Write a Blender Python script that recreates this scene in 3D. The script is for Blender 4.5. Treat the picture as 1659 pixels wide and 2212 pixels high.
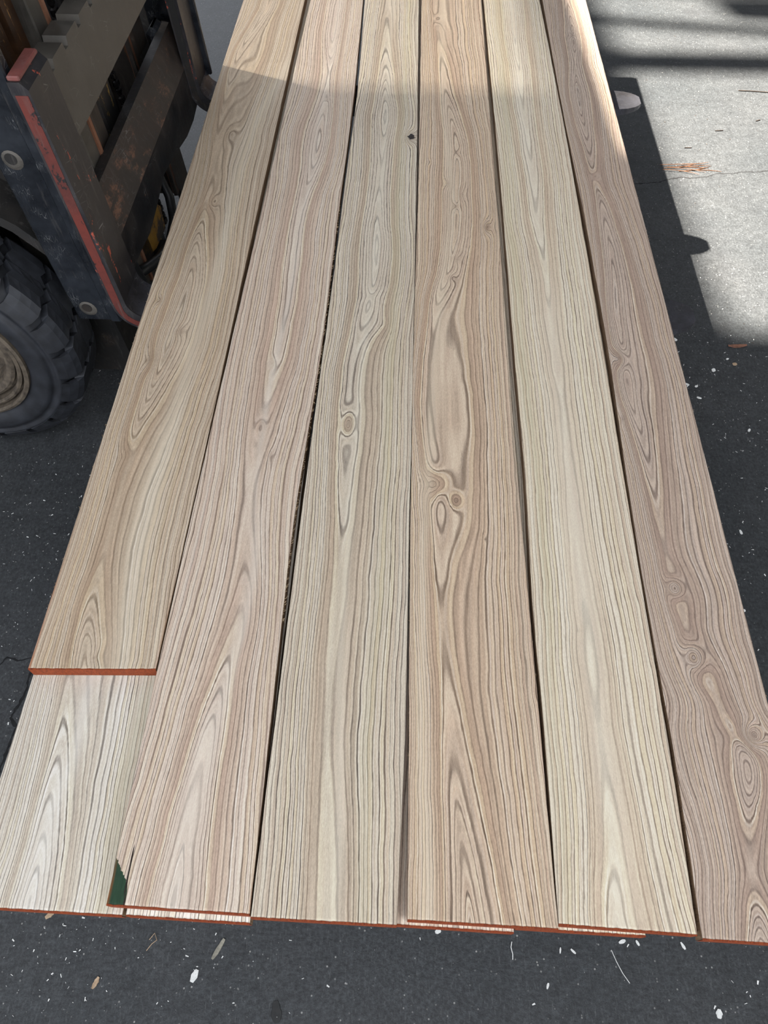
import bpy, math, random
import numpy as np
from mathutils import Matrix, Vector

scene = bpy.context.scene
for o in list(bpy.data.objects):
    bpy.data.objects.remove(o)

# ------------------------------------------------------------------ camera
cam_data = bpy.data.cameras.new('camera')
cam = bpy.data.objects.new('camera', cam_data)
scene.collection.objects.link(cam)
cam_data.sensor_fit = 'VERTICAL'
cam_data.sensor_height = 36.0
cam_data.lens = 36.0 * 1560.0 / 2212.0
cam_data.clip_start = 0.02
PITCH, YAW = math.radians(56.668), math.radians(2.128)
_F = Vector((-math.sin(YAW), math.cos(YAW), 0)); _R = Vector((math.cos(YAW), math.sin(YAW), 0)); _Z = Vector((0, 0, 1))
_fw = _F * math.cos(PITCH) - _Z * math.sin(PITCH)
_up = _F * math.sin(PITCH) + _Z * math.cos(PITCH)
cam.matrix_world = Matrix(((_R.x, _up.x, -_fw.x, 0), (_R.y, _up.y, -_fw.y, 0), (_R.z, _up.z, -_fw.z, 1.42), (0, 0, 0, 1)))
scene.camera = cam

# ------------------------------------------------------------------ light
world = bpy.data.worlds.new('World')
scene.world = world
world.use_nodes = True
bg = world.node_tree.nodes['Background']
bg.inputs[0].default_value = (0.93, 0.975, 1.06, 1)
bg.inputs[1].default_value = 2.8
SUN_DIR = Vector((0.82, -0.32, -1.0)).normalized()
sun_data = bpy.data.lights.new('sun', 'SUN')
sun_data.energy = 60.0
sun_data.angle = math.radians(1.2)
sun_data.color = (1.0, 0.94, 0.84)
sun = bpy.data.objects.new('sun', sun_data)
scene.collection.objects.link(sun)
sun.rotation_euler = SUN_DIR.to_track_quat('-Z', 'Y').to_euler()
sun.location = (-5, 2, 8)

scene.view_settings.view_transform = 'Standard'
scene.view_settings.look = 'None'
scene.view_settings.gamma = 1.0
scene.view_settings.use_curve_mapping = False
scene.view_settings.exposure = 0.0

BOARDS = {
  'b1': dict(L=[(-0.53, 0), (-0.531, 3)], R=[(-0.345, 0.37), (-0.3435, 0.9), (-0.344, 1.24), (-0.3405, 2.6)], y0=0.369, y1=3.06, skew=-0.006, s=0.0063, seed=1,
    c=[(0.3725, -0.4476), (0.4529, -0.4619), (0.5748, -0.4677), (0.6933, -0.472), (0.7835, -0.4746), (0.9882, -0.4635), (1.1742, -0.454), (1.3561, -0.4629), (1.5277, -0.4645), (1.8707, -0.4894), (2.2176, -0.492), (2.482, -0.4526)],
    d=[(0.385, 0.016), (0.4694, 0.034), (0.6176, 0.046), (0.7591, 0.04), (0.9091, 0.022), (1.029, 0.004), (1.1894, 0.008), (1.4042, 0.036), (1.5429, 0.048), (1.8202, 0.05), (2.1791, 0.03), (2.4954, 0.016), (2.7617, 0.012)],
    knots=[(-0.4889, 0.9897, 2.6, 0.016, 0.035, 0.6), (-0.5041, 1.161, 1.6, 0.01, 0.018, 0.8), (-0.442, 1.0719, 1.2, 0.012, 0.02, 0.5), (-0.4492, 1.5013, 1.5, 0.012, 0.03, 0.45), (-0.4848, 0.7573, 1.2, 0.016, 0.03, 0.3), (-0.452, 1.7844, 1.0, 0.02, 0.05, 0.5), (-0.4378, 0.387, 1.0, 0.02, 0.02, 0.3)],
    pale=[(0.3742, -0.4005, 0.032), (0.5597, -0.4118, 0.028), (0.7447, -0.413, 0.022), (1.0153, -0.4058, 0.018), (1.3582, -0.4068, 0.016), (1.7029, -0.405, 0.016), (1.8743, -0.3934, 0.014), (2.2235, -0.3334, 0.014), (2.4886, -0.2759, 0.012)],
    yel=[]),
  'b2': dict(L=[(-0.342, 0.06), (-0.3425, 0.37), (-0.34, 0.9), (-0.336, 1.3), (-0.322, 2.6)], R=[(-0.166, 0.06), (-0.17, 0.4), (-0.172, 0.55), (-0.16, 1.05), (-0.158, 1.5), (-0.154, 1.9), (-0.16, 2.6)], y0=0.069, y1=3.1, skew=0.004, s=0.007, seed=2,
    c=[(0.0715, -0.2592), (0.1018, -0.2595), (0.2121, -0.2562), (0.3385, -0.246), (0.4925, -0.2353), (0.6543, -0.251), (0.8342, -0.2538), (1.0213, -0.2442), (1.4823, -0.2456), (1.7715, -0.2281), (2.3688, -0.2357)],
    d=[(0.081, 0.004), (0.1645, 0.014), (0.2331, 0.022), (0.3075, 0.03), (0.3815, 0.038), (0.4771, 0.047), (0.5743, 0.056), (0.6628, 0.06), (0.8, 0.054), (0.9796, 0.038), (1.2475, 0.034), (1.5429, 0.03), (1.7566, 0.012), (2.0512, 0.034), (2.3743, 0.018), (2.7617, 0.03)],
    knots=[(-0.2503, 0.99, 0.8, 0.008, 0.02, 0.5), (-0.2527, 0.832, 1.2, 0.008, 0.025, 0.7), (-0.2261, 0.7649, 0.6, 0.006, 0.02, 0.5), (-0.1545, 2.3426, 1.4, 0.012, 0.02, 0.5), (-0.226, 1.9611, 0.5, 0.008, 0.01, 0.3)],
    pale=[(0.1019, -0.2566, 0.012), (0.2482, -0.2533, 0.012), (0.3803, -0.2359, 0.01), (0.525, -0.2254, 0.01), (0.751, -0.2445, 0.008), (1.3011, -0.2373, 0.006), (2.4904, -0.2264, 0.006)],
    yel=[]),
  'b3': dict(L=[(-0.164, 0.06), (-0.162, 0.47), (-0.159, 0.8), (-0.153, 1.24), (-0.151, 1.57), (-0.146, 1.93), (-0.155, 2.6)], R=[(0.013, 0.06), (0.017, 0.22), (0.018, 0.66), (0.018, 1.58), (0.013, 2.6)], y0=0.063, y1=3.11, skew=0.002, s=0.0068, seed=3,
    c=[(0.0684, -0.0752), (0.2483, -0.087), (0.3787, -0.0908), (0.5717, -0.091), (0.7466, -0.093), (0.8454, -0.0961), (0.9895, -0.0983), (1.1052, -0.0823), (1.2468, -0.0654), (1.4541, -0.0692), (1.617, -0.0684), (1.8641, -0.0663), (2.1792, -0.0764), (2.5594, -0.08)],
    d=[(0.0614, 0.04), (0.282, 0.044), (0.4927, 0.043), (0.6628, 0.039), (0.7692, 0.034), (0.8479, 0.03), (0.9439, 0.033), (1.029, 0.032), (1.1613, 0.02), (1.2327, 0.012), (1.3394, 0.005), (1.4719, 0.014), (1.5797, 0.022), (1.7566, 0.018), (1.8751, 0.006), (2.0025, 0.02), (2.1791, 0.037), (2.3743, 0.047), (2.7617, 0.055)],
    knots=[(0.0041, 1.7865, 4.2, 0.019, 0.028, 0.8), (-0.0961, 0.8454, 3.0, 0.012, 0.032, 0.45), (-0.0407, 1.1067, -1.5, 0.03, 0.05, 0), (-0.0723, 1.1884, 0.7, 0.02, 0.02, 0.15)],
    pale=[(0.0689, -0.064, 0.01), (0.2798, -0.0704, 0.008), (0.5304, -0.0809, 0.008), (0.757, -0.084, 0.008), (1.1884, -0.0723, 0.008), (2.1273, -0.0655, 0.008)],
    yel=[(0.0703, -0.0248, 0.01), (0.2813, -0.0292, 0.01), (0.4538, -0.027, 0.012), (0.7593, -0.0214, 0.012), (1.1074, -0.0222, 0.01), (1.7792, -0.0213, 0.01), (2.3768, -0.019, 0.012)]),
  'b4': dict(L=[(0.026, 0.06), (0.024, 0.25), (0.02, 0.6), (0.019, 1.1), (0.022, 1.6), (0.022, 2.6)], R=[(0.207, 0.06), (0.204, 0.45), (0.201, 0.8), (0.203, 1.25), (0.205, 2.0), (0.207, 2.6)], y0=0.067, y1=3.1, skew=0.003, s=0.0066, seed=4,
    c=[(0.07, 0.0995), (0.1519, 0.0946), (0.2367, 0.0873), (0.3175, 0.0823), (0.4205, 0.0735), (0.5442, 0.071), (0.6211, 0.0715), (0.7133, 0.0667), (0.8672, 0.0481), (1.0323, 0.052), (1.1653, 0.0659), (1.3135, 0.0963), (1.5491, 0.1104), (1.7842, 0.1145), (1.9381, 0.099), (2.1851, 0.0825), (2.5012, 0.0635)],
    d=[(0.0614, 0.004), (0.1113, 0.012), (0.1645, 0.019), (0.2331, 0.028), (0.3075, 0.036), (0.4028, 0.041), (0.5245, 0.04), (0.5828, 0.035), (0.6445, 0.028), (0.7003, 0.026), (0.7591, 0.028), (0.8643, 0.031), (1.029, 0.032), (1.1337, 0.03), (1.2475, 0.016), (1.3714, 0.006), (1.5248, 0.002), (1.6954, 0.006), (1.864, 0.02), (2.0512, 0.034), (2.2328, 0.043), (2.4644, 0.05), (2.7617, 0.052)],
    knots=[(0.0704, 2.4399, 1.2, 0.012, 0.03, 0.5), (0.1787, 1.4294, 3.0, 0.014, 0.03, 0.9), (0.1191, 1.7224, 1.0, 0.01, 0.02, 0.4), (0.0893, 1.5945, 1.4, 0.012, 0.025, 0.4), (0.1266, 1.5497, 1.4, 0.012, 0.03, 0.55), (0.1096, 1.5043, 1.4, 0.01, 0.02, 0.6), (0.1112, 1.314, 1.0, 0.01, 0.02, 0.5), (0.0984, 1.2528, 1.2, 0.009, 0.015, 0.6), (0.0604, 0.7179, 3.4, 0.022, 0.03, 0.15), (0.0952, 0.6858, 2.0, 0.011, 0.016, 0.8), (0.0486, 1.6796, 0.6, 0.006, 0.012, 0.4), (0.1403, 0.6122, 0.4, 0.003, 0.008, 0.6)],
    pale=[(0.1134, 0.0507, 0.01), (0.3493, 0.0433, 0.008), (0.7619, 0.0484, 0.008), (1.7215, 0.0963, 0.01), (1.8921, 0.0865, 0.01)],
    yel=[]),
  'b5': dict(L=[(0.208, 0.06), (0.21, 0.3), (0.209, 0.5), (0.214, 0.72), (0.214, 1.0), (0.216, 1.4), (0.214, 2.6)], R=[(0.372, 0.06), (0.378, 0.27), (0.38, 0.47), (0.384, 0.8), (0.391, 1.42), (0.391, 2.1), (0.387, 2.6)], y0=0.068, y1=3.08, skew=0.005, s=0.0068, seed=5,
    c=[(0.0767, 0.2799), (0.2034, 0.2886), (0.3187, 0.2881), (0.4656, 0.2894), (0.6292, 0.2898), (0.8764, 0.2958), (1.0927, 0.2946), (1.3209, 0.2955), (1.5023, 0.2949), (1.7289, 0.2958), (2.0162, 0.2959), (2.2198, 0.2966), (2.5735, 0.3007)],
    d=[(0.0614, 0.031), (0.1645, 0.04), (0.2512, 0.046), (0.3075, 0.047), (0.3815, 0.045), (0.4927, 0.048), (0.6628, 0.053), (0.8643, 0.055), (1.1067, 0.05), (1.3081, 0.044), (1.5248, 0.036), (1.736, 0.028), (1.955, 0.02), (2.1791, 0.011), (2.3743, 0.006), (2.7617, 0.004)],
    knots=[(0.3599, 1.0666, 0.3, 0.003, 0.006, 0.6), (0.276, 0.4576, 0.2, 0.004, 0.01, 0.2)],
    pale=[(0.077, 0.2855, 0.014), (0.1756, 0.2908, 0.016), (0.3584, 0.2899, 0.022), (0.5041, 0.2903, 0.026), (0.7217, 0.292, 0.028), (0.9919, 0.2941, 0.024), (1.417, 0.2933, 0.014), (1.7907, 0.2887, 0.01), (2.3886, 0.2965, 0.008)],
    yel=[(0.0746, 0.2212, 0.008), (0.2908, 0.2246, 0.01), (0.6723, 0.2333, 0.01), (1.1167, 0.2276, 0.012), (1.5906, 0.2366, 0.016), (2.2729, 0.2562, 0.02)]),
  'b6': dict(L=[(0.378, 0.06), (0.384, 0.3), (0.384, 0.5), (0.389, 0.77), (0.396, 1.0), (0.4, 1.4), (0.396, 1.93), (0.397, 2.6)], R=[(0.529, 0), (0.529, 0.4), (0.531, 0.9), (0.531, 3)], y0=0.06, y1=3.12, skew=0.003, s=0.0052, seed=6,
    c=[(0.0636, 0.4455), (0.1283, 0.4528), (0.1819, 0.4628), (0.2754, 0.4789), (0.3448, 0.463), (0.4198, 0.4424), (0.5252, 0.4329), (0.591, 0.4289), (0.7171, 0.4279), (0.817, 0.4282), (0.9375, 0.4217), (1.1241, 0.4265), (1.2654, 0.4366), (1.4733, 0.4472), (1.5983, 0.444), (1.7548, 0.4429), (2.0217, 0.4448), (2.3369, 0.4659), (2.5799, 0.4731)],
    d=[(0.0423, 0.01), (0.091, 0.026), (0.1322, 0.038), (0.1645, 0.036), (0.2096, 0.026), (0.2572, 0.014), (0.3075, 0.012), (0.3472, 0.03), (0.4028, 0.026), (0.4618, 0.034), (0.5245, 0.03), (0.5914, 0.036), (0.6814, 0.032), (0.7793, 0.026), (0.8643, 0.018), (0.9796, 0.01), (1.1067, 0.008), (1.2181, 0.006), (1.3714, 0.014), (1.5248, 0.026), (1.6173, 0.034), (1.7156, 0.028), (1.864, 0.014), (2.0025, 0.004), (2.1791, 0.018), (2.3164, 0.01), (2.4954, 0.022), (2.7617, 0.03)],
    knots=[(0.4644, 2.3483, 1.6, 0.01, 0.02, 0.6), (0.4432, 1.636, 1.2, 0.01, 0.02, 0.2), (0.4138, 1.027, 4.6, 0.018, 0.028, 0.4), (0.3999, 0.8748, 0.7, 0.006, 0.012, 0.6), (0.4315, 0.5332, 4.6, 0.013, 0.018, 0.55), (0.439, 0.4196, 5.6, 0.017, 0.024, 0.5), (0.4981, 0.3085, 6.5, 0.013, 0.016, 0.5), (0.4736, 0.3063, 3.2, 0.03, 0.03, 0.12)],
    pale=[],
    yel=[]),
  'l1': dict(L=[(-0.532, 0.06), (-0.53, 3)], R=[(-0.327, 0.06), (-0.327, 3)], y0=0.063, y1=3.09, skew=0.003, s=0.0062, seed=7,
    c=[(0.0613, -0.4451), (0.1241, -0.4495), (0.1801, -0.4571), (0.2462, -0.4638), (0.3658, -0.4778)],
    d=[(0.0778, 0.008), (0.1406, 0.018), (0.1968, 0.026), (0.2568, 0.034), (0.383, 0.044), (0.7761, 0.05), (2.8239, 0.05)],
    knots=[],
    pale=[(0.0613, -0.4451, 0.015), (0.1242, -0.4465, 0.015), (0.1803, -0.4509, 0.012), (0.2407, -0.4429, 0.012), (0.3528, -0.4468, 0.012)],
    yel=[(0.0597, -0.3547, 0.01), (0.1012, -0.3446, 0.018), (0.1838, -0.3572, 0.018), (0.2755, -0.3575, 0.016), (0.3563, -0.352, 0.014)]),
}
# ------------------------------------------------------------------ helpers
COL = scene.collection

def mesh_obj(name, verts, faces, mats, parent=None, smooth=False):
    me = bpy.data.meshes.new(name)
    me.from_pydata([tuple(v) for v in verts], [], faces)
    me.validate()
    for m in (mats if isinstance(mats, (list, tuple)) else [mats]):
        me.materials.append(m)
    if smooth:
        me.polygons.foreach_set('use_smooth', [True] * len(me.polygons))
    me.update()
    o = bpy.data.objects.new(name, me)
    COL.objects.link(o)
    if parent is not None:
        o.parent = parent
        if parent.parent is None and parent.type == 'EMPTY':
            o.matrix_parent_inverse = Matrix.Translation(-parent.location)
    return o

def tag(o, label, cat, group=None, kind=None):
    o['label'] = label
    o['category'] = cat
    if group: o['group'] = group
    if kind: o['kind'] = kind
    return o

class MB:
    """collects solids into one mesh"""
    def __init__(self): self.v = []; self.f = []
    def add(self, vs, fs):
        b = len(self.v); self.v += [tuple(p) for p in vs]; self.f += [tuple(i + b for i in q) for q in fs]
        return self
    def prism(self, poly, axis, a, b):
        """poly: 2d outline (counter-clockwise), extruded along axis from a to b"""
        n = len(poly)
        def mk(p, t):
            return (t, p[0], p[1]) if axis == 'x' else ((p[0], t, p[1]) if axis == 'y' else (p[0], p[1], t))
        vs = [mk(p, a) for p in poly] + [mk(p, b) for p in poly]
        fs = [tuple(range(n)), tuple(range(2 * n - 1, n - 1, -1))]
        fs += [(i, i + n, (i + 1) % n + n, (i + 1) % n) for i in range(n)]
        return self.add(vs, fs)
    def box(self, x0, x1, y0, y1, z0, z1, ch=0.0):
        if ch <= 0:
            return self.prism([(x0, y0), (x1, y0), (x1, y1), (x0, y1)], 'z', z0, z1)
        c = ch
        rings = []
        for z, k in ((z0, c), (z0 + c, 0), (z1 - c, 0), (z1, c)):
            a, b_, e, d = x0 + k, x1 - k, y0 + k, y1 - k
            q = c if k == 0 else c * 0.5
            rings.append([(a + q, e, z), (b_ - q, e, z), (b_, e + q, z), (b_, d - q, z), (b_ - q, d, z), (a + q, d, z), (a, d - q, z), (a, e + q, z)])
        vs = [p for r in rings for p in r]
        fs = [tuple(range(7, -1, -1)), tuple(range(24, 32))]
        for r in range(3):
            for i in range(8):
                j = (i + 1) % 8
                fs.append((r * 8 + i, r * 8 + j, (r + 1) * 8 + j, (r + 1) * 8 + i))
        return self.add(vs, fs)
    def tube(self, pts, rad, n=8, closed=False):
        pts = [Vector(p) for p in pts]
        m = len(pts); vs = []
        ref = Vector((0.3, 0.2, 1)).normalized()
        for i, p in enumerate(pts):
            t = (pts[(i + 1) % m] - pts[i - 1]) if closed else (pts[min(i + 1, m - 1)] - pts[max(i - 1, 0)])
            t.normalize()
            a = t.cross(ref)
            if a.length < 1e-4: a = t.cross(Vector((1, 0, 0)))
            a.normalize(); b = t.cross(a)
            r = rad[i] if isinstance(rad, (list, tuple)) else rad
            for k in range(n):
                w = 2 * math.pi * k / n
                vs.append(p + (a * math.cos(w) + b * math.sin(w)) * r)
        fs = []
        for i in range(m if closed else m - 1):
            for k in range(n):
                i2 = (i + 1) % m
                fs.append((i * n + k, i * n + (k + 1) % n, i2 * n + (k + 1) % n, i2 * n + k))
        if not closed:
            fs.append(tuple(range(n - 1, -1, -1))); fs.append(tuple(range((m - 1) * n, m * n)))
        return self.add(vs, fs)
    def lathe_y(self, prof, cx, cz, n=64):
        """prof: (radius, y) outline revolved about the y axis through (cx, cz); closed outline"""
        m = len(prof); vs = []
        for k in range(n):
            w = 2 * math.pi * k / n
            for r, y in prof: vs.append((cx + r * math.cos(w), y, cz + r * math.sin(w)))
        fs = []
        for k in range(n):
            k2 = (k + 1) % n
            for i in range(m):
                j = (i + 1) % m
                fs.append((k * m + i, k * m + j, k2 * m + j, k2 * m + i))
        return self.add(vs, fs)
    def map(self, fn): self.v = [fn(p) for p in self.v]; return self
    def build(self, name, mat, parent=None, smooth=False): return mesh_obj(name, self.v, self.f, mat, parent, smooth)

# value noise in numpy -------------------------------------------------------
_tab = np.random.RandomState(11).rand(512, 512)
def vnoise(x, y, seed=0):
    xi = np.floor(x).astype(int); yi = np.floor(y).astype(int)
    fx = x - xi; fy = y - yi
    fx = fx * fx * (3 - 2 * fx); fy = fy * fy * (3 - 2 * fy)
    ox, oy = (seed * 73) % 512, (seed * 191) % 512
    def t(a, b): return _tab[(a + ox) % 512, (b + oy) % 512]
    return ((t(xi, yi) * (1 - fx) + t(xi + 1, yi) * fx) * (1 - fy) + (t(xi, yi + 1) * (1 - fx) + t(xi + 1, yi + 1) * fx) * fy) * 2 - 1
def fbm(x, y, seed=0, octv=3):
    s = 0; a = 1; t = 0
    for k in range(octv):
        s = s + a * vnoise(x * 2 ** k, y * 2 ** k, seed + 17 * k); t += a; a *= 0.5
    return s / t

# smooth interpolation through control points (monotone-ish cosine / hermite)
def spline(pts, v):
    p = sorted(pts); X = np.array([q[0] for q in p]); Y = np.array([q[1] for q in p])
    m = np.gradient(Y, X) if len(X) > 1 else np.zeros(1)
    v = np.clip(v, X[0], X[-1])
    i = np.clip(np.searchsorted(X, v, side='right') - 1, 0, len(X) - 2)
    h = X[i + 1] - X[i]; t = (v - X[i]) / h
    return ((2 * t**3 - 3 * t**2 + 1) * Y[i] + (t**3 - 2 * t**2 + t) * h * m[i] + (-2 * t**3 + 3 * t**2) * Y[i + 1] + (t**3 - t**2) * h * m[i + 1])

def edge(pts, y): return spline([(p[1], p[0]) for p in pts], y)

# ------------------------------------------------------------------ materials
class NT:
    def __init__(self, name):
        self.mat = bpy.data.materials.new(name); self.mat.use_nodes = True
        self.t = self.mat.node_tree; self.n = self.t.nodes; self.bsdf = self.n['Principled BSDF']
    def _set(self, sock, v):
        if hasattr(v, 'is_output') or isinstance(v, bpy.types.NodeSocket): self.t.links.new(v, sock)
        else:
            if sock.type == 'RGBA' and len(v) == 3: v = (*v, 1)
            sock.default_value = v
    def attr(self, name):
        a = self.n.new('ShaderNodeAttribute'); a.attribute_name = name; return a
    def coord(self, which='Object'):
        return self.n.new('ShaderNodeTexCoord').outputs[which]
    def geo(self, which='Position'):
        return self.n.new('ShaderNodeNewGeometry').outputs[which]
    def mapping(self, vec, scale=(1, 1, 1), rot=(0, 0, 0), loc=(0, 0, 0)):
        m = self.n.new('ShaderNodeMapping'); self._set(m.inputs[0], vec)
        m.inputs['Scale'].default_value = scale; m.inputs['Rotation'].default_value = rot; m.inputs['Location'].default_value = loc
        return m.outputs[0]
    def noise(self, vec=None, scale=5, detail=3, rough=0.5, dist=0.0, dim='3D', w=None):
        m = self.n.new('ShaderNodeTexNoise'); m.noise_dimensions = dim
        if vec is not None: self._set(m.inputs['Vector'], vec)
        if w is not None: self._set(m.inputs['W'], w)
        m.inputs['Scale'].default_value = scale; m.inputs['Detail'].default_value = detail
        m.inputs['Roughness'].default_value = rough; m.inputs['Distortion'].default_value = dist
        return m.outputs[0]
    def voronoi(self, vec, scale, feature='F1', out='Distance', rnd=1.0):
        m = self.n.new('ShaderNodeTexVoronoi'); m.feature = feature; self._set(m.inputs['Vector'], vec)
        m.inputs['Scale'].default_value = scale; m.inputs['Randomness'].default_value = rnd
        return m.outputs[out]
    def math(self, op, a, b=0.0, c=None, clamp=False):
        m = self.n.new('ShaderNodeMath'); m.operation = op; m.use_clamp = clamp
        self._set(m.inputs[0], a); self._set(m.inputs[1], b)
        if c is not None: self._set(m.inputs[2], c)
        return m.outputs[0]
    def ramp(self, fac, stops, interp='LINEAR'):
        m = self.n.new('ShaderNodeValToRGB'); self._set(m.inputs[0], fac); cr = m.color_ramp; cr.interpolation = interp
        while len(cr.elements) < len(stops): cr.elements.new(0.5)
        for e, (p, c) in zip(cr.elements, stops):
            e.position = p
            c = (c, c, c) if isinstance(c, (int, float)) else c
            e.color = (*c[:3], 1)
        return m.outputs[0]
    def mix(self, fac, a, b, mode='MIX'):
        m = self.n.new('ShaderNodeMix'); m.data_type = 'RGBA'; m.blend_type = mode
        self._set(m.inputs[0], fac); self._set(m.inputs[6], a); self._set(m.inputs[7], b)
        return m.outputs[2]
    def bump(self, h, strength=0.3, dist=0.001):
        m = self.n.new('ShaderNodeBump'); self._set(m.inputs['Height'], h)
        m.inputs['Strength'].default_value = strength; m.inputs['Distance'].default_value = dist
        self.t.links.new(m.outputs[0], self.bsdf.inputs['Normal'])
    def finish(self, color, rough=0.6, metal=0.0, spec=0.5):
        self._set(self.bsdf.inputs['Base Color'], color); self._set(self.bsdf.inputs['Roughness'], rough)
        self._set(self.bsdf.inputs['Metallic'], metal); self._set(self.bsdf.inputs['Specular IOR Level'], spec)
        return self.mat

def srgb(r, g, b):
    f = lambda c: (c / 255 / 12.92) if c <= 10.3 else ((c / 255 + 0.055) / 1.055) ** 2.4
    return (f(r), f(g), f(b))

def wood_material(name, base, light, dark, knot, pale, warm, contrast=0.9):
    """sawn chestnut-like face; the growth rings come from the board's own ring field (mesh attribute)"""
    N = NT(name)
    P = N.coord('Object')
    ring = N.attr('ring').outputs['Fac']
    tint = N.attr('tint')
    sep = N.n.new('ShaderNodeSeparateColor'); N.t.links.new(tint.outputs['Color'], sep.inputs[0])
    kn, pl, ye = sep.outputs[0], sep.outputs[1], sep.outputs[2]
    fine = N.noise(N.mapping(P, (420, 26, 420)), 1.0, 2, 0.6)
    slope = N.attr('slope').outputs['Fac']
    ringw = N.math('MULTIPLY_ADD', N.math('SUBTRACT', fine, 0.5), N.math('MULTIPLY', slope, 0.36), ring)
    fr = N.math('FRACT', ringw)
    # width of the pore line varies from ring to ring
    hi = N.mix(0.55, light, (0.86, 0.84, 0.79))
    col = N.ramp(fr, [(0.0, dark), (0.10, dark), (0.19, base), (0.50, base), (0.74, light), (0.88, light), (1.0, dark)])
    ridge = N.ramp(fr, [(0.16, 0.0), (0.24, 1.0), (0.32, 0.8), (0.46, 0.0)])
    hgt = N.ramp(fr, [(0.0, 0.0), (0.08, 0.05), (0.24, 0.9), (0.5, 1.0), (0.88, 0.7), (1.0, 0.0)])
    plain = N.mix(0.5, base, light)
    brk = N.noise(N.mapping(P, (60, 5, 60)), 1.0, 3, 0.6)
    per = N.noise(None, 1.0, 1, 0.5, dim='1D', w=N.math('MULTIPLY', N.math('ROUND', ring), 0.77))
    con = N.math('MULTIPLY', N.ramp(brk, [(0.25, 0.6), (0.55, 1.0)]), N.ramp(per, [(0.25, 0.5), (0.58, 1.0)]))
    con = N.math('MULTIPLY', N.math('MULTIPLY', con, contrast), N.ramp(slope, [(0.04, 0.62), (0.6, 1.0)]))
    col = N.mix(con, plain, col)
    per2 = N.noise(None, 1.0, 1, 0.5, dim='1D', w=N.math('MULTIPLY_ADD', N.math('ROUND', ring), 0.63, 21.0))
    col = N.mix(N.math('MULTIPLY', ridge, N.math('MULTIPLY', slope, N.ramp(per2, [(0.40, 0.0), (0.62, 0.85)]))), col, hi)
    # every ring has its own tone: cream, grey-lilac or tan
    rid = N.math('FLOOR', ringw)
    p3 = N.noise(None, 1.0, 0, 0.5, dim='1D', w=N.math('MULTIPLY_ADD', rid, 1.37, 5.2))
    tone = N.ramp(p3, [(0.28, srgb(138, 112, 94)), (0.42, srgb(182, 168, 152)), (0.55, srgb(206, 200, 202)), (0.72, srgb(222, 210, 176))])
    tone = N.mix(1.0, col, N.mix(0.45, tone, (0.5, 0.5, 0.5)), 'OVERLAY')
    sl2 = N.ramp(slope, [(0.1, 0.25), (0.8, 1.0)])
    col = N.mix(N.math('MULTIPLY', sl2, 0.45), col, tone)
    # tone that follows the rings
    t1 = N.noise(None, 1.0, 2, 0.6, dim='1D', w=N.math('MULTIPLY', ring, 0.42))
    col = N.mix(N.math('MULTIPLY', sl2, N.ramp(t1, [(0.50, 0.0), (0.68, 0.7)])), col, N.mix(0.55, col, pale))
    t2 = N.noise(None, 1.0, 2, 0.6, dim='1D', w=N.math('MULTIPLY_ADD', ring, 0.31, 40.0))
    col = N.mix(N.math('MULTIPLY', sl2, N.ramp(t2, [(0.50, 0.0), (0.70, 0.75)])), col, N.mix(0.6, col, warm))
    big = N.noise(N.mapping(P, (7, 1.6, 7)), 1.0, 3, 0.5)
    col = N.mix(N.ramp(big, [(0.35, 0.0), (0.75, 0.5)]), col, N.mix(0.5, col, warm))
    # soft streaks along the grain, they bend with the ring field
    rc = N.n.new('ShaderNodeCombineXYZ'); N.t.links.new(N.math('MULTIPLY', ring, 2.3), rc.inputs[0])
    sy_ = N.n.new('ShaderNodeSeparateXYZ'); N.t.links.new(P, sy_.inputs[0])
    N.t.links.new(N.math('MULTIPLY', sy_.outputs[1], 2.2), rc.inputs[1]); N.t.links.new(N.math('MULTIPLY', sy_.outputs[0], 95.0), rc.inputs[2])
    strk = N.noise(rc.outputs[0], 1.0, 3, 0.6)
    col = N.mix(0.5, col, N.ramp(strk, [(0.28, 0.30), (0.72, 0.70)]), 'OVERLAY')
    # pores: short dark dashes along the grain
    por = N.noise(N.mapping(P, (1500, 60, 1500)), 1.0, 1, 0.5)
    pm = N.math('MULTIPLY', N.ramp(por, [(0.60, 0.0), (0.70, 1.0)]), N.ramp(fr, [(0.0, 0.9), (0.3, 0.25), (0.8, 0.15), (1.0, 0.9)]))
    col = N.mix(N.math('MULTIPLY', pm, 0.45), col, dark)
    grit = N.noise(N.mapping(P, (900, 240, 900)), 1.0, 2, 0.7)
    col = N.mix(0.30, col, N.ramp(grit, [(0.3, 0.25), (0.7, 0.75)]), 'OVERLAY')
    col = N.mix(N.math('MULTIPLY', pl, 0.45), col, pale)
    col = N.mix(N.math('MULTIPLY', N.math('MULTIPLY', ye, t1), 0.75), col, srgb(184, 174, 138))
    col = N.mix(N.math('MULTIPLY', kn, 0.85, clamp=True), col, N.mix(fr, N.mix(0.4, knot, dark), knot))
    paint = N.attr('paint').outputs['Fac']
    pn = N.noise(N.mapping(P, (500, 60, 500)), 1.0, 2, 0.6)
    pmask = N.ramp(N.math('ADD', paint, N.math('MULTIPLY', N.math('SUBTRACT', pn, 0.5), 0.9)), [(0.42, 0.0), (0.55, 1.0)])
    col = N.mix(pmask, col, N.mix(pn, srgb(22, 44, 30), srgb(48, 74, 52)))
    over = N.attr('overspray').outputs['Fac']
    col = N.mix(N.math('MULTIPLY', over, N.ramp(fine, [(0.3, 0.3), (0.6, 1.0)])), col, srgb(165, 92, 45))
    crack = N.attr('split').outputs['Fac']
    col = N.mix(N.ramp(crack, [(0.3, 0.0), (0.6, 1.0)]), col, srgb(38, 28, 22))
    N.bump(N.math('ADD', N.math('MULTIPLY', hgt, con), N.math('MULTIPLY', grit, 0.5)), 0.55, 0.0011)
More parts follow.
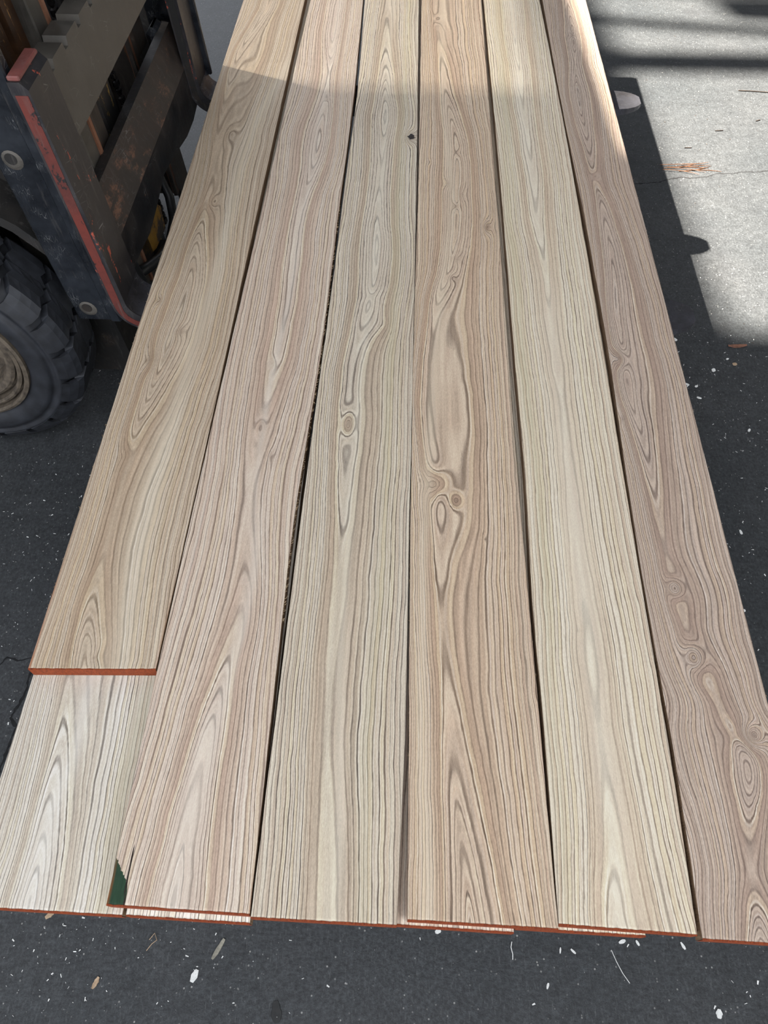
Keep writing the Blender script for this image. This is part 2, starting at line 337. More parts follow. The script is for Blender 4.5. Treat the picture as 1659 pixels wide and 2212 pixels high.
    return N.finish(col, 0.72, 0.0, 0.25)

def sawn_side_material():
    N = NT('rough_sawn_edge')
    P = N.coord('Object')
    n = N.noise(N.mapping(P, (60, 12, 700)), 1.0, 3, 0.6)
    s = N.noise(N.mapping(P, (40, 420, 40), (0.5, 0, 0)), 1.0, 2, 0.6)
    col = N.mix(N.ramp(n, [(0.3, 0.0), (0.7, 1.0)]), srgb(96, 74, 56), srgb(166, 138, 108))
    col = N.mix(N.ramp(s, [(0.5, 0.0), (0.7, 0.5)]), col, srgb(74, 56, 42))
    N.bump(s, 0.5, 0.0012)
    return N.finish(col, 0.85, 0.0, 0.2)

def paint_end_material():
    N = NT('orange_end_sealer')
    P = N.coord('Object')
    n = N.noise(N.mapping(P, (500, 40, 160)), 1.0, 3, 0.6)
    col = N.mix(N.ramp(n, [(0.3, 0.0), (0.7, 1.0)]), srgb(100, 38, 14), srgb(142, 66, 28))
    N.bump(n, 0.4, 0.0008)
    return N.finish(col, 0.7, 0.0, 0.3)

def metal_material(name, base, alt, chip=None, chip_lo=0.62, chip_hi=0.66, chip_scale=(9, 9, 5), rough=0.5, metal=0.3, scratch=0.35):
    N = NT(name)
    P = N.coord('Object')
    a = N.noise(P, 14, 5, 0.65)
    col = N.mix(N.ramp(a, [(0.38, 0.0), (0.66, 1.0)]), base, alt)
    dust = N.noise(N.mapping(P, (70, 70, 8)), 1.0, 4, 0.7)
    col = N.mix(N.math('MULTIPLY', N.ramp(dust, [(0.56, 0.0), (0.75, 1.0)]), 0.45), col, srgb(96, 92, 88))
    if chip is not None:
        c1 = N.noise(N.mapping(P, chip_scale), 1.0, 5, 0.72)
        c2 = N.noise(P, 160, 2, 0.6)
        m = N.ramp(N.math('MULTIPLY_ADD', N.math('SUBTRACT', c2, 0.5), 0.16, c1), [(chip_lo, 0.0), (chip_hi, 1.0)])
        col = N.mix(m, col, chip)
    scr = N.voronoi(N.mapping(P, (260, 30, 60), (0.4, 0.3, 0.5)), 1.0, 'DISTANCE_TO_EDGE')
    sm = N.math('MULTIPLY', N.ramp(scr, [(0.0, 1.0), (0.02, 0.0)]), N.ramp(N.noise(P, 24, 2), [(0.55, 0.0), (0.7, 1.0)]))
    col = N.mix(N.math('MULTIPLY', sm, scratch), col, srgb(170, 170, 168))
    N.bump(a, 0.25, 0.002)
    r = N.ramp(a, [(0.3, max(0.05, rough - 0.12)), (0.7, min(1, rough + 0.15))])
    return N.finish(col, r, metal, 0.5)

def flat_material(name, c0, c1, scale=30, rough=0.8, stretch=(1, 1, 1), bump=0.2, metal=0.0):
    N = NT(name)
    n = N.noise(N.mapping(N.coord('Object'), stretch), scale, 4, 0.6)
    N.bump(n, bump, 0.001)
    return N.finish(N.mix(N.ramp(n, [(0.3, 0.0), (0.7, 1.0)]), c0, c1), rough, metal, 0.4)

def floor_material():
    N = NT('dirty_concrete')
    P = N.coord('Object')
    big = N.noise(P, 1.7, 4, 0.55)
    mid = N.noise(P, 9, 5, 0.6)
    fine = N.noise(P, 150, 4, 0.75)
    col = N.ramp(big, [(0.3, srgb(44, 47, 49)), (0.7, srgb(58, 59, 60))])
    col = N.mix(N.ramp(mid, [(0.35, 0.0), (0.75, 0.55)]), col, srgb(40, 42, 44))
    col = N.mix(0.85, col, N.ramp(fine, [(0.3, 0.18), (0.72, 0.84)]), 'OVERLAY')
    mot = N.noise(P, 38, 4, 0.7)
    col = N.mix(0.6, col, N.ramp(mot, [(0.3, 0.28), (0.7, 0.72)]), 'OVERLAY')
    # trowel and tyre scuffs
    sc = N.noise(N.mapping(P, (260, 62, 1), (0, 0, 1.0)), 1.0, 3, 0.7)
    col = N.mix(N.math('MULTIPLY', N.ramp(sc, [(0.56, 0.0), (0.72, 1.0)]), 0.18), col, srgb(128, 129, 129))
    # pale dust specks
    d1 = N.voronoi(P, 95, 'F1', 'Distance')
    d1r = N.noise(P, 37, 2, 0.6)
    sp = N.math('MULTIPLY', N.ramp(d1, [(0.10, 1.0), (0.17, 0.0)]), N.ramp(d1r, [(0.50, 0.0), (0.60, 1.0)]))
    col = N.mix(N.math('MULTIPLY', sp, 0.55), col, srgb(176, 174, 168))
    # dark pits and oil spots
    d2 = N.voronoi(N.mapping(P, (1, 1, 1), (0, 0, 0), (3.1, 1.7, 0)), 42, 'F1', 'Distance')
    pit = N.math('MULTIPLY', N.ramp(d2, [(0.10, 1.0), (0.2, 0.0)]), N.ramp(N.noise(P, 13, 2), [(0.5, 0.0), (0.62, 1.0)]))
    col = N.mix(N.math('MULTIPLY', pit, 0.7), col, srgb(28, 30, 32))
    oil = N.voronoi(N.mapping(P, (1, 1.2, 1), (0, 0, 0), (0.4, 0.13, 0)), 2.6, 'F1', 'Distance')
    om = N.math('MULTIPLY', N.ramp(N.math('MULTIPLY_ADD', N.math('SUBTRACT', mid, 0.5), 0.10, oil), [(0.10, 1.0), (0.15, 0.0)]), 0.45)
    col = N.mix(om, col, srgb(42, 43, 45))
    N.bump(N.math('ADD', fine, N.math('MULTIPLY', mid, 0.6)), 0.45, 0.002)
    return N.finish(col, 0.6, 0.0, 0.38)

M_floor = floor_material()
M_crack = flat_material('crack_dark', srgb(14, 14, 15), srgb(30, 30, 31), 90, 0.95)  # even dark tone for the flat strips that mark the floor cracks
M_roof = flat_material('roof_sheet', srgb(92, 94, 96), srgb(120, 120, 118), 3, 0.7)
M_steelbeam = flat_material('purlin_steel', srgb(70, 66, 62), srgb(96, 90, 84), 6, 0.6)
M_side = sawn_side_material()
M_end = paint_end_material()
M_fuzz = flat_material('wood_fibre', srgb(150, 122, 88), srgb(206, 184, 150), 200, 0.9)
M_fork = metal_material('worn_fork_steel', srgb(40, 39, 42), srgb(60, 57, 57), srgb(166, 80, 62), 0.625, 0.645, (34, 20, 9), 0.45, 0.35, 0.5)
M_forktop = metal_material('polished_fork_steel', srgb(84, 84, 90), srgb(56, 54, 56), None, rough=0.3, metal=0.5, scratch=0.7)
M_red = metal_material('chipped_red_paint', srgb(98, 40, 31), srgb(76, 31, 25), srgb(22, 18, 18), 0.595, 0.62, (30, 30, 14), 0.6, 0.0, 0.1)
M_pink = metal_material('faded_red_paint', srgb(122, 68, 62), srgb(102, 56, 52), srgb(70, 44, 44), 0.66, 0.72, (30, 30, 30), 0.55, 0.0, 0.2)
M_black = metal_material('black_painted_plate', srgb(20, 23, 28), srgb(36, 40, 46), None, rough=0.34, metal=0.2, scratch=0.7)
M_bar = metal_material('greasy_carriage_steel', srgb(70, 67, 62), srgb(94, 89, 82), srgb(40, 36, 34), 0.62, 0.75, (9, 9, 9), 0.55, 0.3, 0.4)
M_barlow = metal_material('dark_carriage_steel', srgb(30, 30, 33), srgb(54, 49, 46), srgb(118, 84, 68), 0.66, 0.74, (16, 12, 20), 0.5, 0.3, 0.4)
M_bevel = metal_material('rubbed_brown_steel', srgb(50, 45, 42), srgb(70, 60, 54), srgb(122, 88, 70), 0.56, 0.68, (26, 10, 26), 0.5, 0.3, 0.5)
M_rust = metal_material('rubbed_rust_edge', srgb(128, 84, 62), srgb(160, 116, 92), srgb(60, 40, 32), 0.6, 0.7, (20, 20, 20), 0.5, 0.4, 0.3)
M_rail = metal_material('grimy_mast_rail', srgb(38, 34, 32), srgb(66, 58, 52), srgb(104, 70, 44), 0.6, 0.72, (30, 30, 4), 0.5, 0.3, 0.4)
M_brown = metal_material('rusty_brown_rail', srgb(62, 42, 28), srgb(92, 62, 38), srgb(168, 124, 74), 0.57, 0.62, (40, 40, 4), 0.55, 0.2, 0.3)
M_yellow = metal_material('black_panel_over_yellow', srgb(26, 25, 27), srgb(44, 42, 42), srgb(158, 126, 62), 0.565, 0.585, (30, 42, 7), 0.4, 0.2, 0.5)
M_ybracket = metal_material('chipped_yellow_paint', srgb(150, 112, 34), srgb(120, 84, 34), srgb(58, 50, 44), 0.50, 0.56, (14, 14, 14), 0.5, 0.1, 0.3)
M_chain = metal_material('oily_chain', srgb(24, 23, 24), srgb(44, 40, 40), None, rough=0.3, metal=0.6)
M_rubber = flat_material('tyre_rubber', srgb(25, 26, 29), srgb(42, 44, 49), 34, 0.55, (1, 1, 1), 0.25)
M_rim = flat_material('rusty_rim', srgb(60, 53, 46), srgb(108, 97, 83), 60, 0.7, (1, 1, 1), 0.15, 0.2)
M_hose = flat_material('rubber_hose', srgb(22, 23, 25), srgb(38, 39, 41), 40, 0.45)
M_dark = metal_material('grimy_chassis', srgb(16, 15, 14), srgb(27, 23, 19), srgb(52, 38, 26), 0.56, 0.75, (6, 6, 6), 0.7, 0.0, 0.2)

# ------------------------------------------------------------------ setting
fl = mesh_obj('floor', [(-7, -6, 0), (7, -6, 0), (7, 9, 0), (-7, 9, 0), (-7, -6, -0.12), (7, -6, -0.12), (7, 9, -0.12), (-7, 9, -0.12)],
              [(0, 1, 2, 3), (7, 6, 5, 4), (0, 4, 5, 1), (1, 5, 6, 2), (2, 6, 7, 3), (3, 7, 4, 0)], M_floor)
fl['kind'] = 'structure'; fl['label'] = 'dark grey dirty concrete floor with cracks and wood dust'

rng = random.Random(5)
def crack_strip(pts, w):
    fine = []
    for i in range(len(pts) - 1):
        a, b = Vector((*pts[i], 0)), Vector((*pts[i + 1], 0))
        k = max(2, int((b - a).length / 0.006))
        for j in range(k):
            p = a.lerp(b, j / k); fine.append((p.x + rng.uniform(-.0016, .0016), p.y + rng.uniform(-.0016, .0016)))
    fine.append(pts[-1])
    vs, fs = [], []
    for i, p in enumerate(fine):
        q = fine[min(i + 1, len(fine) - 1)]; r = fine[max(i - 1, 0)]
        t = Vector((q[0] - r[0], q[1] - r[1])).normalized()
        ww = w * rng.uniform(0.3, 1.2) * min(1, i / 3 + .15, (len(fine) - 1 - i) / 3 + .15)
        vs += [(p[0] - t.y * ww, p[1] + t.x * ww, 0.0005), (p[0] + t.y * ww, p[1] - t.x * ww, 0.0005)]
    for i in range(len(fine) - 1): fs.append((2 * i, 2 * i + 1, 2 * i + 3, 2 * i + 2))
    mesh_obj('crack', vs, fs, M_crack, fl)
crack_strip([(-.90, .522), (-.8134, .5263), (-.804, .5418), (-.781, .5366), (-.7601, .5414), (-.7322, .5455), (-.68, .549)], .0022)
crack_strip([(-.7453, .545), (-.7453, .5248), (-.7443, .503), (-.7433, .4632), (-.7565, .4166), (-.7382, .3998), (-.7418, .3628), (-.745, .3208), (-.7544, .2701), (-.76, .2)], .0032)
crack_strip([(.70, 2.27), (.78, 2.285), (.8378, 2.2932), (.8785, 2.3135), (.9212, 2.3258), (.9514, 2.3216), (1.0063, 2.3317), (1.0433, 2.3521), (1.1015, 2.3542), (1.1403, 2.3666), (1.1759, 2.3652), (1.2749, 2.3854), (1.5, 2.40)], .0026)

# unseen roof added for shade; opening shaped to place the sun patch, purlins across it
RZ = 5.0
def roof_pt(x, y): return (x + SUN_DIR.x / SUN_DIR.z * RZ, y + SUN_DIR.y / SUN_DIR.z * RZ)
ox0, oy0 = roof_pt(0.925, 1.586)
ox1, oy1 = roof_pt(3.4, 5.6)
oxf = roof_pt(0.45, 5.6)[0]
rx0, rx1, ry0, ry1 = -9.0, 3.0, -0.3, 9.0
def roof_pt_b(x, y): return (x + SUN_DIR.x / SUN_DIR.z * (RZ - .42), y + SUN_DIR.y / SUN_DIR.z * (RZ - .42))
vx0, vy0 = roof_pt_b(-.75, 2.06)
vx1 = roof_pt_b(.36, 2.06)[0]
mb = MB()
z0, z1 = RZ, RZ + .004
mb.box(ox1, rx1, ry0, ry1, z0, z1); mb.box(rx0, ox1, ry0, oy0, z0, z1); mb.box(rx0, ox1, oy1, ry1, z0, z1)
mb.box(rx0, vx0, oy0, oy1, z0, z1)
mb.prism([(vx1, oy0), (ox0, oy0), (oxf, oy1), (vx1, oy1)], 'z', z0, z1)
# made-up louvred strip: narrow gaps let weak sun onto the boards' far part
yv = vy0; mb.box(vx0, vx1, oy0, yv, z0, z1)
for i in range(12):
    mb.box(vx0, vx1, yv + .0035, yv + .056, z0, z1); yv += .056
mb.box(vx0, vx1, yv + .0035, oy1, z0, z1)
roof = mb.build('shade_roof', M_roof); roof['kind'] = 'structure'; roof['label'] = 'unseen grey sheet roof added for shade, its opening and gaps shaped for the sun'
for nm, x, ye_ in (('unseen_wall_right', 3.0, 9.0), ('unseen_wall_left', -4.9, 2.4)):  # unseen side walls, added to cut daylight coming from the sides
    w = MB().box(x, x + .08, -2.6, ye_, 0, RZ).build(nm, M_roof); w['kind'] = 'structure'; w['label'] = 'unseen grey sheet side wall added to cut side light'
w = MB().box(-0.6, 3.08, 9.0, 9.08, 0, RZ).build('unseen_wall_back', M_roof); w['kind'] = 'structure'; w['label'] = 'unseen grey sheet back wall, cut short to let daylight in'  # unseen, shaped to dim the right and let sky light the far-left floor
for fy0, fy1, slope in ((3.03, 3.165, 0.0), (3.49, 3.545, -0.15), (3.72, 3.95, 0.0)):
    a0, b0 = roof_pt(0.8, fy0); a1, b1 = roof_pt(3.4, fy1)
    k = slope * 2.6
    MB().prism([(oxf - .1, b0), (ox1 + .1, b0 + k), (ox1 + .1, b1 + k), (oxf - .1, b1)], 'z', RZ - .14, RZ).build('purlin', M_steelbeam, roof)

MB().prism([roof_pt(1.30, 3.70), roof_pt(1.36, 3.50), roof_pt(3.2, 3.30), roof_pt(3.2, 3.75)], 'z', RZ - .02, RZ).build('shadow_plate', M_steelbeam, roof)  # unseen plate added to cast the dark wedge on the sunlit floor

# ------------------------------------------------------------------ boards
ZT, TH = 0.42, 0.0225

def make_board(key, name, label, mat, b, zt, nu=92, nv=760, group=None, extra=None, cup=0.0006):
    v = np.linspace(0, 1, nv); u = np.linspace(0, 1, nu)
    yy = b['y0'] + (b['y1'] - b['y0']) * v
    L = edge(b['L'], yy); R = edge(b['R'], yy)
    L = L + 0.0007 * fbm(yy * 14, yy * 0 + 3.3, b['seed'] + 40, 4); R = R + 0.0007 * fbm(yy * 14, yy * 0 + 7.7, b['seed'] + 60, 4)
    U, Y = np.meshgrid(u, yy)
    X = L[:, None] + (R - L)[:, None] * U
    Vv = np.meshgrid(u, v)[1]
    # the end cut is a little out of square
    Y = Y - b['skew'] * (U - 0.5) * (1 - Vv) ** 8
    Z = zt + cup * ((2 * U - 1) ** 2 - 1) + 0.0003 * fbm(X * 20, Y * 3, b['seed'] + 5)
    # ring field -----------------------------------------------------------
    sd = b['seed']
    Xw = X + 0.0042 * fbm(X * 9, Y * 5.5, sd + 3, 3) + 0.0011 * fbm(X * 45, Y * 28, sd + 9, 2)
    c = spline(b['c'], yy)[:, None]; d = np.maximum(spline(b['d'], yy), 0.0)[:, None]
    d = d + 0.0022 * fbm(Y * 7, X * 6, sd + 21, 3)
    k = 1.22
    c0 = (float(np.mean(L)) + float(np.mean(R))) / 2
    sh = (c - c0) * np.exp(-((Xw - c) / 0.052) ** 2)
    r = np.sqrt((k * (Xw - c0 - sh)) ** 2 + (0.5 * d) ** 2 + 1e-6) + 0.5 * d
    ring = r / b['s'] + 0.7 * fbm(r * 70, Y * 0.7, sd + 31, 2)
    kn = np.zeros_like(X)
    for (kx, ky, A, sx, sy, dk) in b['knots']:
        q = ((X - kx) / sx) ** 2 + ((Y - ky) / sy) ** 2
        ring = ring + A * np.exp(-q) + 0.35 * A * np.exp(-q * 6)
        kn = np.maximum(kn, dk * np.exp(-q * 2.6) * (0.6 + 0.5 * fbm(X * 120, Y * 60, sd + 71, 2)))
        kn = np.maximum(kn, 1.1 * dk * np.exp(-q * 28))
    pale = np.zeros_like(X); yel = np.zeros_like(X)
    for arr, key2 in ((pale, 'pale'), (yel, 'yel')):
        if b[key2]:
            px = spline([(p[0], p[1]) for p in b[key2]], yy)[:, None]; pw = spline([(p[0], p[2]) for p in b[key2]], yy)[:, None]
            e = np.exp(-(((Xw + 0.006 * fbm(X * 30, Y * 4, sd + 80)) - px) / pw) ** 2)
            arr += e * (0.75 + 0.35 * fbm(X * 40, Y * 3, sd + 81))
    gy, gx = np.gradient(ring); gx = gx / ((R - L)[:, None] / (nu - 1)); gy = gy / ((b['y1'] - b['y0']) / (nv - 1))
    slope = np.clip(np.sqrt(gx ** 2 + gy ** 2) / 150.0, 0.0, 1.0)
    kn = np.clip(kn, 0, 1); pale = np.clip(pale, 0, 1); yel = np.clip(yel, 0, 1)
    ex = extra(X, Y, U) if extra else {}
    # mesh -----------------------------------------------------------------
    n = nu * nv
    top = np.stack([X, Y, Z], -1).reshape(-1, 3)
    bl = np.stack([L, Y[:, 0], np.full(nv, zt - TH)], -1); br = np.stack([R, Y[:, -1], np.full(nv, zt - TH)], -1)
    bl[:, 2] += 0; verts = np.concatenate([top, bl, br])
    idx = np.arange(n).reshape(nv, nu)
    q = np.stack([idx[:-1, :-1], idx[:-1, 1:], idx[1:, 1:], idx[1:, :-1]], -1).reshape(-1, 4)
    iL = n + np.arange(nv); iR = n + nv + np.arange(nv)
    ql = np.stack([idx[:-1, 0], idx[1:, 0], iL[1:], iL[:-1]], -1)
    qr = np.stack([idx[1:, -1], idx[:-1, -1], iR[:-1], iR[1:]], -1)
    qb = np.stack([iL[:-1], iL[1:], iR[1:], iR[:-1]], -1)
    quads = np.concatenate([q, ql, qr, qb])
    me = bpy.data.meshes.new(name)
    ends = [list(idx[0, ::-1]) + [int(iL[0]), int(iR[0])], list(idx[-1, :]) + [int(iR[-1]), int(iL[-1])]]
    nl = quads.size + sum(len(e) for e in ends)
    me.vertices.add(len(verts)); me.vertices.foreach_set('co', verts.astype(np.float32).ravel())
    me.loops.add(nl); me.polygons.add(len(quads) + 2)
    me.loops.foreach_set('vertex_index', np.concatenate([quads.ravel()] + [np.array(e) for e in ends]).astype(np.int32))
    starts = list(range(0, quads.size, 4)) + [quads.size, quads.size + len(ends[0])]
    me.polygons.foreach_set('loop_start', np.array(starts, dtype=np.int32))
    mi = np.zeros(len(quads) + 2, dtype=np.int32); mi[len(q):] = 1
    me.materials.append(mat); me.materials.append(M_side)
    me.polygons.foreach_set('material_index', mi)
    sm = np.zeros(len(quads) + 2, dtype=bool); sm[:len(q)] = True
    me.update(calc_edges=True)
    me.polygons.foreach_set('use_smooth', sm)
    def at(nm, arr):
        a = me.attributes.new(nm, 'FLOAT', 'POINT')
        full = np.concatenate([arr.reshape(-1), arr[:, 0], arr[:, -1]]).astype(np.float32)
        a.data.foreach_set('value', full)
    at('ring', ring); at('slope', slope)
    for nm in ('paint', 'overspray', 'split'):
        at(nm, ex.get(nm, np.zeros_like(X)))
    ca = me.attributes.new('tint', 'FLOAT_COLOR', 'POINT')
    rgba = np.stack([kn, pale, yel, np.ones_like(X)], -1)
    full = np.concatenate([rgba.reshape(-1, 4), rgba[:, 0], rgba[:, -1]]).astype(np.float32)
    ca.data.foreach_set('color', full.ravel())
    me.validate()
    o = bpy.data.objects.new(name, me); COL.objects.link(o)
    tag(o, label, 'board', group)
    # sealed near end: a thin skin of orange-red wax
    ys = Y[0]; xs = X[0]; zs = Z[0]
    step = max(1, nu // 46); ii = list(range(0, nu, step))
    if ii[-1] != nu - 1: ii.append(nu - 1)
    vs = []; er = random.Random(b['seed'])
    for i in ii:
        j = er.uniform(0, .0007)
        vs += [(xs[i], ys[i] - .0008, zt - TH), (xs[i], ys[i] - .0008, zs[i] + .0002), (xs[i], ys[i] + .0006 + j, zs[i] + .00025)]
    fs = []
    for a in range(len(ii) - 1):
        p, s = a * 3, a * 3 + 3
        fs += [(p, s, s + 1, p + 1), (p + 1, s + 1, s + 2, p + 2)]
    e = mesh_obj('sealed_end', vs, fs, M_end, o); e['label'] = 'orange-red sealed end'
    return o

MATS = {
 'b1': wood_material('wood_tan_flame', srgb(172, 154, 132), srgb(194, 178, 156), srgb(86, 72, 58), srgb(122, 98, 76), srgb(214, 204, 184), srgb(164, 138, 112), 0.85),
 'b2': wood_material('wood_pinkish', srgb(186, 168, 150), srgb(208, 193, 176), srgb(84, 68, 60), srgb(122, 96, 78), srgb(218, 208, 194), srgb(176, 150, 130), 0.9),
 'b3': wood_material('wood_grey_ridged', srgb(182, 169, 150), srgb(206, 196, 178), srgb(72, 62, 60), srgb(118, 94, 72), srgb(214, 206, 188), srgb(170, 148, 124), 1.0),
 'b4': wood_material('wood_warm_knotty', srgb(180, 158, 136), srgb(204, 185, 162), srgb(80, 64, 54), srgb(106, 82, 68), srgb(212, 198, 174), srgb(170, 143, 118), 0.95),
 'b5': wood_material('wood_pale_straw', srgb(196, 182, 160), srgb(214, 204, 184), srgb(92, 76, 66), srgb(112, 88, 70), srgb(222, 214, 196), srgb(188, 166, 142), 0.9),
 'b6': wood_material('wood_mauve_brown', srgb(164, 146, 131), srgb(186, 169, 152), srgb(78, 64, 60), srgb(106, 86, 78), srgb(198, 184, 168), srgb(158, 134, 118), 0.9),
 'l1': wood_material('wood_bleached', srgb(194, 185, 170), srgb(218, 212, 200), srgb(84, 76, 72), srgb(112, 92, 76), srgb(220, 215, 205), srgb(178, 164, 146), 0.95),
}

def near_end_orange(X, Y, U, y0, reach=.16):
    e = np.clip(1 - (Y - y0) / reach, 0, 1) ** 1.5
    side = np.clip(1 - U / .022, 0, 1) + 0.5 * np.clip(1 - (1 - U) / .014, 0, 1)
    return np.clip(e * side, 0, 1)

def extra_b1(X, Y, U):
    return dict(overspray=np.clip(near_end_orange(X, Y, U, .369, .3), 0, 1))
def extra_b2(X, Y, U):
    # dark green crayon on the corner left of the split
    lim = spline([(.06, -.3205), (.0969, -.3228), (.112, -.334), (.127, -.3445), (.2, -.36)], Y[:, 0])[:, None]
    g = np.clip((lim - X) / .004 + .5, 0, 1) * (Y < .132)
    cl = spline([(.06, -.3190), (.0995, -.3227), (.1204, -.3229), (.1577, -.3219), (.5, -.32)], Y[:, 0])[:, None] + .0006 * fbm(Y * 60, Y * 0 + 1.5, 4, 3)
    wd = np.clip((.165 - Y) / .06, 0, 1) * .0019
    s = np.clip(1 - np.abs(X - cl) / (wd + 1e-5), 0, 1) * (Y < .165)
    return dict(paint=g, split=s, overspray=0.8 * near_end_orange(X, Y, U, .069, .10))
def extra_l1(X, Y, U):
    s = np.clip(1 - np.abs(Y - .193 - .004 * (X + .4)) / .0016, 0, 1) * (X > -.43) * np.clip(fbm(X * 160, Y * 50, 3, 2) + .25, 0, 1)
    return dict(split=0.62 * s)

GRP = 'sawn boards stacked on the forks'
b1 = make_board('b1', 'board', 'shortest top board, leftmost, its thick orange end set back from the others', MATS['b1'], BOARDS['b1'], ZT, group=GRP, extra=extra_b1)
b2 = make_board('b2', 'board', 'pinkish top board with nested cathedral arches and a dark green marked corner', MATS['b2'], BOARDS['b2'], ZT, group=GRP, extra=extra_b2)
b3 = make_board('b3', 'board', 'grey ridged top board with a small black knot near its far right edge', MATS['b3'], BOARDS['b3'], ZT, group=GRP)
b4 = make_board('b4', 'board', 'tan knotty top board right of centre with a swirling eye and purple edge knot', MATS['b4'], BOARDS['b4'], ZT, group=GRP)
b5 = make_board('b5', 'board', 'palest straw-coloured top board with a clear cream centre, second from the right', MATS['b5'], BOARDS['b5'], ZT, group=GRP)
b6 = make_board('b6', 'board', 'mauve-brown top board at the right edge with a row of swirling round knots', MATS['b6'], BOARDS['b6'], ZT, group=GRP)

LZ = ZT - TH - 0.0006
l1 = make_board('l1', 'board', 'bleached board of the lower layer showing beneath the set-back leftmost board', MATS['l1'], BOARDS['l1'], LZ, group=GRP, extra=extra_l1)
def lower(lx, rx, y0, y1, seed, skew=.003):
    return dict(L=[(lx, 0), (lx + .001, 3.2)], R=[(rx, 0), (rx - .001, 3.2)], y0=y0, y1=y1, skew=skew, s=.0055, seed=seed,
                c=[(0, (lx + rx) / 2), (1.5, (lx + rx) / 2 + .01), (3.2, (lx + rx) / 2)], d=[(0, .02), (.8, .04), (2, .02), (3.2, .045)], knots=[], pale=[], yel=[])
for (lx, rx, y0, y1, sd, m, lab) in (
    (-.323, -.168, .0605, 3.05, 21, 'l1', 'lower board whose end sticks out a finger below the green-cornered board'),
    (-.150, .0105, .074, 3.09, 22, 'b3', 'lower board hidden under the grey ridged board, its end just covered'),
    (.0125, .157, .0628, 3.06, 23, 'b2', 'lower board peeping out under the left part of the knotty tan board'),
    (.160, .318, .0650, 3.10, 24, 'b5', 'lower board peeping out under the gap between knotty tan and straw boards'),
    (.338, .5345, .078, 3.07, 25, 'b5', 'lower board edging out along the right side of the stack')):
    bb = lower(lx, rx, y0, y1, sd)
    if sd == 25: bb['R'] = [(.5290, 0), (.532, .3), (.5365, .7), (.5375, .95), (.531, 1.2), (.529, 1.6), (.529, 3.2)]
    make_board('low', 'board', lab, MATS[m], bb, LZ, nu=56, nv=260, group=GRP)

# black knot in the grey board
pts = []
kr = random.Random(3)
vs = [(.0017, 1.7906, ZT + .0009)]
for i in range(14):
    a = 2 * math.pi * i / 14; r = 1 + kr.uniform(-.25, .3)
    vs.append((.0017 + .0085 * r * math.cos(a), 1.7906 + .0115 * r * math.sin(a), ZT + .0002))
mesh_obj('black_knot', vs, [(0, i + 1, (i + 1) % 14 + 1) for i in range(14)], flat_material('black_knot', srgb(22, 18, 18), srgb(46, 36, 32), 200, 0.8), b3)['label'] = 'black knot'

# torn fibres along the sawn edges
def fuzz(parent, line, y0, y1, side, count, seed, z, size=.006):
    rr = random.Random(seed); mb = MB()
    for i in range(count):
        y = y0 + (y1 - y0) * rr.random()
        x = float(edge(line, np.array([y]))[0])
        l = size * rr.uniform(.3, 1.2); cur = rr.uniform(-1, 1)
        p0 = Vector((x - side * .0005, y, z - rr.uniform(0, .004)))
        p1 = p0 + Vector((side * l * .5, l * .5 * cur, rr.uniform(-.001, .002)))
        p2 = p1 + Vector((side * l * .2, l * .7 * cur + rr.uniform(-.002, .002), rr.uniform(-.001, .002)))
        mb.tube([p0, p1, p2], [.00028, .00022, .0001], 3)
    o = mb.build('torn_fibres', M_fuzz, parent); o['kind'] = 'stuff'
fuzz(b2, BOARDS['b2']['R'], .45, 1.5, 1, 230, 1, ZT, .0055)
fuzz(b1, BOARDS['b1']['L'], .45, 2.5, -1, 110, 2, ZT, .004)
fuzz(b4, BOARDS['b4']['R'], .3, 1.4, 1, 60, 4, ZT, .003)
fuzz(b4, BOARDS['b4']['L'], .25, .7, -1, 60, 6, ZT, .003)
fuzz(b6, BOARDS['b6']['R'], .3, 1.9, 1, 45, 5, ZT, .004)

# ------------------------------------------------------------------ forklift
lift = bpy.data.objects.new('forklift', None); COL.objects.link(lift)
lift.location = (-1.0, 1.65, 0)
tag(lift, 'worn black forklift with red-edged forks carrying the boards, at the left', 'forklift')
bpy.context.view_layer.update()
LEAN = 0.06
def lean(p): return (p[0] - (p[2] - .39) * LEAN, p[1], p[2])
def part(mb, name, mat, parent=lift, smooth=False, leaned=True, label=None):
    if leaned: mb.map(lean)
    o = mb.build(name, mat, parent, smooth)
    if label: o['label'] = label
    return o

